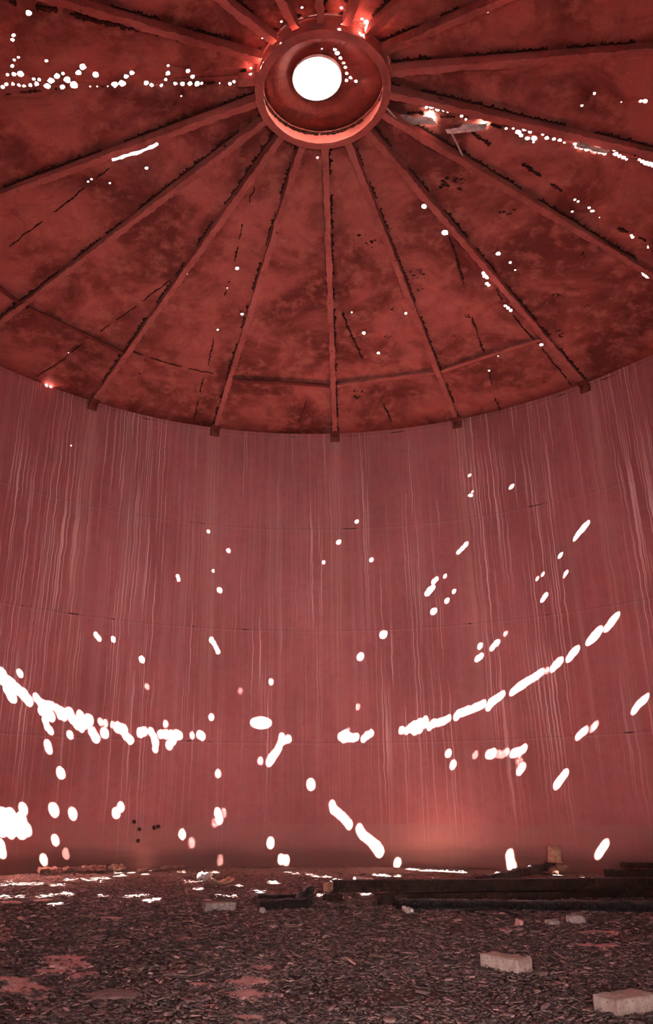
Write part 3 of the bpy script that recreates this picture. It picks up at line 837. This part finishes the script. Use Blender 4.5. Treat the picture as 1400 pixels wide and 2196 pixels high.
# charred timber stubs and the clinker ball
lumpy('charred_log', (-0.112, 7.56, 0.0), (0.37, 0.10, 0.085), 1, CHAR, 'short charred log, the farther one with a sun spot on top', 'log', 0.16, 4, 0.25, 2.0, chips=.5)
lumpy('charred_log', (-0.07, 7.21, 0.0), (0.46, 0.09, 0.075), 22, CHAR, 'short charred log, the nearer one behind the round pebble', 'log', 0.2, 4, 0.25, 5.0, chips=.6)
lumpy('clinker_ball', (0.115, 7.42, 0.004), (0.15, 0.14, 0.15), 12, SCALE, 'shiny black wrinkled clinker ball leaning on the charred logs', 'clinker', 0.42, 4, 0.45, 1.5)
bar('thin_rod', (0.22, 7.35, 0.012), (0.62, 7.15, 0.012), 0.014, 0.012, STEEL, 'thin bent rod running right from the clinker ball', 'rod', 0.001)

# long steel sections
def channel(name, p0, p1, w, h, mat, label, z=0.0, n=60, crust=0.0, cat='beam', up_face=1):
    """rolled channel: web toward the camera, two flanges behind it"""
    p0, p1 = Vector((*p0, 0)), Vector((*p1, 0))
    d = (p1 - p0).normalized(); e = Vector((-d.y, d.x, 0))
    base = Vector(((p0.x + p1.x) / 2, (p0.y + p1.y) / 2, z))
    root = empty(name, base); tag(root, label, cat)
    L_ = (p1 - p0).length
    def seg(nm, a0, a1, z0, z1):
        v, f = [], []
        for i in range(n + 1):
            c = p0.lerp(p1, i / n)
            s_ = crust
            for a_, zz in ((a0, z0), (a1, z0), (a1, z1), (a0, z1)):
                q = c + e * (a_ + s_ * random.uniform(-1, 1)); v.append((q.x - base.x, q.y - base.y, zz + s_ * random.uniform(-1, 1) * 0.8 + (s_ if zz == 0 else 0)))
            if i:
                b = 4 * i
                for j in range(4): f.append((b - 4 + j, b - 4 + (j + 1) % 4, b + (j + 1) % 4, b + j))
        f += [(0, 3, 2, 1), (4 * n, 4 * n + 1, 4 * n + 2, 4 * n + 3)]
        mesh_obj(nm, v, f, mat, root)
    seg('web', 0.0, 0.010, 0.0, h)
    seg('flange', 0.010, w, h - 0.012, h)
    seg('flange', 0.010, w, 0.0, 0.012)
    return root
channel('steel_channel_beam', (0.76, 7.47), (2.45, 7.66), 0.10, 0.10, STEEL, 'short dark channel beam under the left part of the long beam', crust=0.002, n=40)
channel('steel_channel_beam', (1.45, 7.86), (4.70, 8.30), 0.11, 0.10, STEEL, 'rusted channel beam on the floor just behind the long dark beam', crust=0.003, n=70)
channel('steel_channel_beam', (0.378, 7.555), (4.95, 7.98), 0.13, 0.098, STEEL, 'long straight dark steel beam laid across the others, the longest on the floor', z=0.104, crust=0.0012, n=90)
# crusted pipe
root = empty('crusted_pipe', (2.6, 7.12, 0.0)); tag(root, 'long pipe thick with grey glistening crust in front of the long beam', 'pipe')
def pipe_mesh(p0, p1, r, n, m_, rough, base):
    p0, p1 = Vector(p0), Vector(p1); d = (p1 - p0).normalized(); e = Vector((-d.y, d.x, 0)).normalized(); u = Vector((0, 0, 1))
    v, f = [], []
    for i in range(n + 1):
        c = p0.lerp(p1, i / n)
        for j in range(m_):
            a_ = 2 * math.pi * j / m_
            k = r * (1 + rough * noise.fractal(Vector((i * 0.35, math.cos(a_) * 1.5, math.sin(a_) * 1.5)), 1, 2, 3))
            v.append(c + e * (k * math.cos(a_)) + u * (k * math.sin(a_)) - base)
        if i:
            for j in range(m_):
                q = (j + 1) % m_
                f.append(((i - 1) * m_ + j, (i - 1) * m_ + q, i * m_ + q, i * m_ + j))
    return v, f, p0, p1, d
v, f, *_q = pipe_mesh((0.90, 7.20, 0.050), (4.30, 6.86, 0.050), 0.043, 150, 16, 0.28, Vector((2.6, 7.12, 0)))
f.append(list(range(16))[::-1])
mesh_obj('pipe_body', v, f, SCALE, root, smooth=True)
v = []; f = []
base_ = Vector((2.6, 7.12, 0)); dd = Vector((3.55, -0.35, 0)).normalized(); ee = Vector((-dd.y, dd.x, 0))
for i in range(24):
    a_ = 2 * math.pi * i / 24
    for rr_, off in ((0.056, 0.0), (0.036, 0.0), (0.036, 0.03), (0.056, 0.03)):
        v.append(Vector((0.885, 7.205, 0.058)) + dd * off + ee * (rr_ * math.cos(a_)) + Vector((0, 0, rr_ * math.sin(a_))) - base_)
for i in range(24):
    b, c = 4 * i, 4 * ((i + 1) % 24)
    for j in range(4): f.append((b + j, b + (j + 1) % 4, c + (j + 1) % 4, c + j))
mesh_obj('pipe_collar', v, f, CHAR, root)
# loose section behind, leaning up on rubble towards the wall
o = bar('crusted_bar', (2.15, 9.50, 0.045), (3.52, 11.20, 0.10), 0.10, 0.085, CHAR, 'crusted dark bar running back towards the wall, rusty can at its far end', 'bar', 0.012, 40)
lumpy('rubble', (3.48, 11.15, 0.0), (0.36, 0.24, 0.075), 30, REDBR, 'small rusty rubble heap that carries the far end of the crusted bar', 'rubble', 0.45, 4, 0.3, 7.7)
# rusty can with a torn rim
can = empty('rusty_can', (3.50, 11.02, 0.145)); tag(can, 'rusty battered can with torn rim standing near the far wall at right', 'can')
v, f = [], []
n_, rows = 30, 7
for j in range(rows):
    for i in range(n_):
        a_ = 2 * math.pi * i / n_
        k = 0.088 * (1 + 0.10 * noise.noise(Vector((math.cos(a_) * 1.4, math.sin(a_) * 1.4, j * .4))) - 0.03 * j / rows)
        z = 0.195 * j / (rows - 1)
        if j == rows - 1: z += 0.05 * noise.noise(Vector((math.cos(a_) * 3, math.sin(a_) * 3, 2))) + random.uniform(-.012, .012)
        v.append((k * math.cos(a_) + 0.01 * j / rows, k * math.sin(a_), z))
for j in range(rows - 1):
    for i in range(n_):
        k = (i + 1) % n_
        f.append((j * n_ + i, j * n_ + k, (j + 1) * n_ + k, (j + 1) * n_ + i))
f.append(list(range(n_))[::-1])
o = mesh_obj('can_body', v, f, TIN, can, smooth=True); sm = o.modifiers.new('thickness', 'SOLIDIFY'); sm.thickness = 0.003
tube('base_rim', 0.080, 0.098, 0.0, 0.012, TIN, can, 30)
# pile at the right edge
bar('charred_plank', (3.95, 10.52, 0.052), (5.10, 10.02, 0.052), 0.14, 0.09, CHAR, 'dark charred plank at the right edge near the wall, lower of two', 'plank', 0.010, 30)
bar('charred_plank', (4.15, 10.50, 0.148), (4.95, 10.16, 0.148), 0.15, 0.06, STEEL, 'flat dark plank lying on top of the other at the right edge', 'plank', 0.008, 30)
# plank and rust rubble at the left foot of the wall
bar('wooden_plank', (-2.10, 11.45, 0.02), (-1.56, 11.95, 0.045), 0.09, 0.03, REDBR, 'reddish plank leaning along the foot of the wall at left', 'plank', 0.003)
for i, (x, y, s_, lb) in enumerate([(-3.20, 11.00, .22, 'leftmost rust clod in the row at the foot of the wall'), (-2.95, 11.20, .18, 'second rust clod from the left at the foot of the wall'), (-2.70, 11.35, .24, 'widest rust clod in the row at the foot of the wall'), (-2.42, 11.50, .17, 'rust clod nearest the reddish plank at the foot of the wall')]):
    lumpy('rust_clod', (x, y, 0.0), (s_ * 1.3, s_ * .7, 0.055), 35, REDBR, lb, 'rust clod', 0.5, 4, 0.3, i * 3.3, group='rust clods at the foot of the wall')
# curled sheet and pale crumple
def curl(name, loc, L_, W_, lift, rz, mat, label, cat, n=16, thick=0.004, crv=1.0, group=None):
    v, f = [], []
    m_ = 8
    for i in range(n + 1):
        t = i / n * 2 - 1
        for j in range(m_ + 1):
            s_ = j / m_ * 2 - 1
            edge = 1 + 0.14 * noise.noise(Vector((t * 2, s_ * 2, L_ * 30)))
            x = t * L_ / 2 * edge * (1 - 0.25 * s_ * s_); y = s_ * W_ / 2 * edge * (1 - 0.35 * t * t)
            z = lift * crv * (t * t * 0.6 + s_ * s_ * 0.4) + 0.1 * lift * noise.noise(Vector((t * 3, s_ * 3, L_ * 10))) + 0.1 * lift
            v.append((x, y, z))
    mz = min(q[2] for q in v); v = [(a_, b_, c_ - mz) for a_, b_, c_ in v]
    for i in range(n):
        for j in range(m_):
            q = i * (m_ + 1) + j
            f.append((q, q + m_ + 1, q + m_ + 2, q + 1))
    o = mesh_obj(name, v, f, mat, None, smooth=True)
    sm = o.modifiers.new('thickness', 'SOLIDIFY'); sm.thickness = thick; sm.offset = 1
    o.location = loc; o.rotation_euler = (0, 0, RAD(rz)); tag(o, label, cat, group)
    return o
curl('curled_sheet', (-0.80, 9.50, 0.004), 0.32, 0.20, 0.075, 25, TIN, 'curled rusty red sheet lying right of the pale crumple, mid floor', 'metal sheet', crv=1.1)
lumpy('pale_crumple', (-1.04, 9.95, 0.0), (0.14, 0.10, 0.07), 10, PALE, 'sunlit pale crumpled scrap left of the curled rusty sheet', 'scrap', 0.5, 4, 0.3, 3.9)
lumpy('pale_crumple', (0.951, 6.912, 0.004), (0.07, 0.05, 0.035), 30, PALE, 'small pale crumpled scrap in front of the crusted pipe', 'scrap', 0.6, 3, 0.3, 2.9)
bar('bark_strip', (1.42, 6.98, 0.015), (1.80, 6.76, 0.015), 0.05, 0.022, CHAR, 'twisted dark strip in front of the crusted pipe', 'strip', 0.008, 12, bend=Vector((0, 0, .035)))
curl('bark_sheet', (1.72, 6.93, 0.004), 0.26, 0.12, 0.035, -20, PINK, 'pinkish curled flake beside the twisted dark strip', 'flake', crv=-0.2)
FL = [(-0.879, 3.64, .23, .16, .018, -6, 'large flat rust flake at the very bottom left'),
      (-0.808, 3.965, .24, .20, .028, 8, 'broad domed rust flake beyond the bottom left one'),
      (-0.535, 4.438, .24, .12, .030, 20, 'long thin lifted rust flake below the pink patches'),
      (-0.42, 3.865, .15, .07, .025, 32, 'narrow slanting rust flake beside the floor weld seam'),
      (0.52, 4.95, .14, .07, .02, 14, 'lone rust flake left of the brick with the broken corner'),
      (-0.50, 5.20, .20, .07, .03, -8, 'dark lifted rust flake just in front of the square pink patch')]
for i, (x, y, a_, b_, l_, rz, lb) in enumerate(FL):
    curl('large_rust_flake', (x, y, 0.010), a_, b_, l_, rz, BROWNSC, lb, 'rust flake', crv=(-0.6 if i == 1 else 0.8), group='large rust flakes on the floor')

# anchor bolts on the low part of the far wall
for i, (x, z) in enumerate([(-2.30, 0.61), (-2.22, 0.51), (-2.03, 0.52), (-1.97, 0.54), (-2.23, 0.35)]):
    az = math.degrees(math.asin((x - CX) / R)); p = pol(R - 0.02, az, z)
    o = lumpy('wall_bolt', p, (0.045, 0.045, 0.045), -az, RUST, ['topmost left rusty bolt of the small cluster low on the wall', 'rusty bolt just below the topmost one of the wall cluster', 'left one of the close pair of rusty bolts low on the wall', 'right one of the close pair of rusty bolts low on the wall', 'lowest rusty bolt of the small wall cluster'][i], 'bolt', 0.3, 2, 0.3, i, group='rusty bolts low on the wall')

# ---- the carpet of rust scale
def flakes(N, seed):
    g = np.random.default_rng(seed)
    M_ = N * 6
    # density falls with distance, limited to the wedge of floor that shows
    y = 3.0 * np.exp(g.random(M_) * math.log(12.3 / 3.0))
    x = 0.115 * y + (g.random(M_) - 0.5) * (0.94 * y + 0.5)
    ok = np.hypot(x - CX, y - CY) < R - 0.06
    # thin them where the paint shows and towards the swept rim
    for (px, py, s_) in PATCH: ok &= ~((((x - px) / (s_ * 1.2)) ** 2 + ((y - py) / (s_ * .95)) ** 2 < 1.0) & (g.random(M_) < 0.93))
    clump = np.array([noise.noise(Vector((float(a) * 1.6, float(b) * 1.6, 0.0))) for a, b in zip(x, y)])
    ok &= g.random(M_) < 0.72 + 0.75 * clump
    rr = np.hypot(x - CX, y - CY)
    ok &= g.random(M_) < np.clip(1.2 - (y - 6.0) / 5.0, 0.12, 1.0)
    idx = np.nonzero(ok)[0][:N]; x, y, clump = x[idx], y[idx], clump[idx]; N = len(x)
    size = np.exp(g.normal(math.log(0.0105), 0.48, N)); size = np.clip(size, 0.005, 0.065)
    size *= np.clip(y / 5.0, 0.8, 1.25)
    far = np.clip((y - 5.5) / 3.0, 0, 1)
    asp = g.uniform(0.4, 0.95, N)
    K = 6
    ang = (np.arange(K) * 2 * math.pi / K)[None] + g.uniform(-.35, .35, (N, K))
    rad = g.uniform(0.6, 1.15, (N, K))
    lx = size[:, None] * rad * np.cos(ang); ly = size[:, None] * asp[:, None] * rad * np.sin(ang)
    th = g.uniform(0.0012, 0.0035, N) + size * 0.04
    bend = size[:, None] * g.uniform(-0.25, 0.25, (N, 1)) * (np.cos(ang) ** 2)
    rz = g.uniform(0, 2 * math.pi, N)
    tx = g.normal(0, 1, N) * (0.20 - 0.13 * far); ty = g.normal(0, 1, N) * (0.20 - 0.13 * far)
    cz, sz = np.cos(rz)[:, None], np.sin(rz)[:, None]
    gx = lx * cz - ly * sz; gy = lx * sz + ly * cz
    gz = gx * tx[:, None] + gy * ty[:, None] + bend
    z0 = 0.004 + (g.random(N) * 0.012 + size * 0.15) * (1 - 0.6 * far)
    lowest = gz.min(1)
    gz = gz - lowest[:, None] * 0.6
    P = np.zeros((N, 2 * K, 3))
    P[:, :K, 0] = gx + x[:, None]; P[:, :K, 1] = gy + y[:, None]; P[:, :K, 2] = gz + z0[:, None] + th[:, None]
    P[:, K:, :] = P[:, :K, :]; P[:, K:, 2] -= th[:, None]
    base = (np.arange(N) * 2 * K)[:, None]
    # faces: top hexagon + six sides
    top = base + np.arange(K)[None]
    i0 = np.arange(K); i1 = (i0 + 1) % K
    side = np.stack([i0, i0 + K, i1 + K, i1], -1).reshape(-1)[None] + base
    loops = np.concatenate([top, side], 1).reshape(-1)
    starts, totals = [], []
    per = np.array([K] + [4] * K); totals = np.tile(per, N); starts = np.concatenate([[0], np.cumsum(totals)[:-1]])
    me = bpy.data.meshes.new('rust_flake_litter')
    me.vertices.add(N * 2 * K); me.vertices.foreach_set('co', P.reshape(-1).astype(np.float32))
    me.loops.add(len(loops)); me.loops.foreach_set('vertex_index', loops.astype(np.int32))
    me.polygons.add(len(totals)); me.polygons.foreach_set('loop_start', starts.astype(np.int32))
    tone = g.random(N); rr = np.hypot(x - CX, y - CY)
    pal = np.array([(0.10, 0.062, 0.062), (0.16, 0.095, 0.088), (0.24, 0.14, 0.125), (0.36, 0.20, 0.18), (0.52, 0.31, 0.28)])
    pick = np.searchsorted([0.30, 0.58, 0.80, 0.95], tone)
    colr = pal[pick] * g.uniform(0.8, 1.25, (N, 1))
    colr = np.concatenate([np.repeat(colr, 2 * K, 0), np.ones((N * 2 * K, 1))], 1).astype(np.float32)
    at = me.attributes.new('tone', 'FLOAT_COLOR', 'POINT'); at.data.foreach_set('color', colr.reshape(-1))
    me.update(calc_edges=True); me.validate()
    me.materials.append(FLAKE)
    return link(bpy.data.objects.new('rust_flake_litter', me))
fo = flakes(95000, 5)
tag(fo, 'thick litter of small dark rust flakes covering the tank floor', 'rust flakes', kind='stuff')
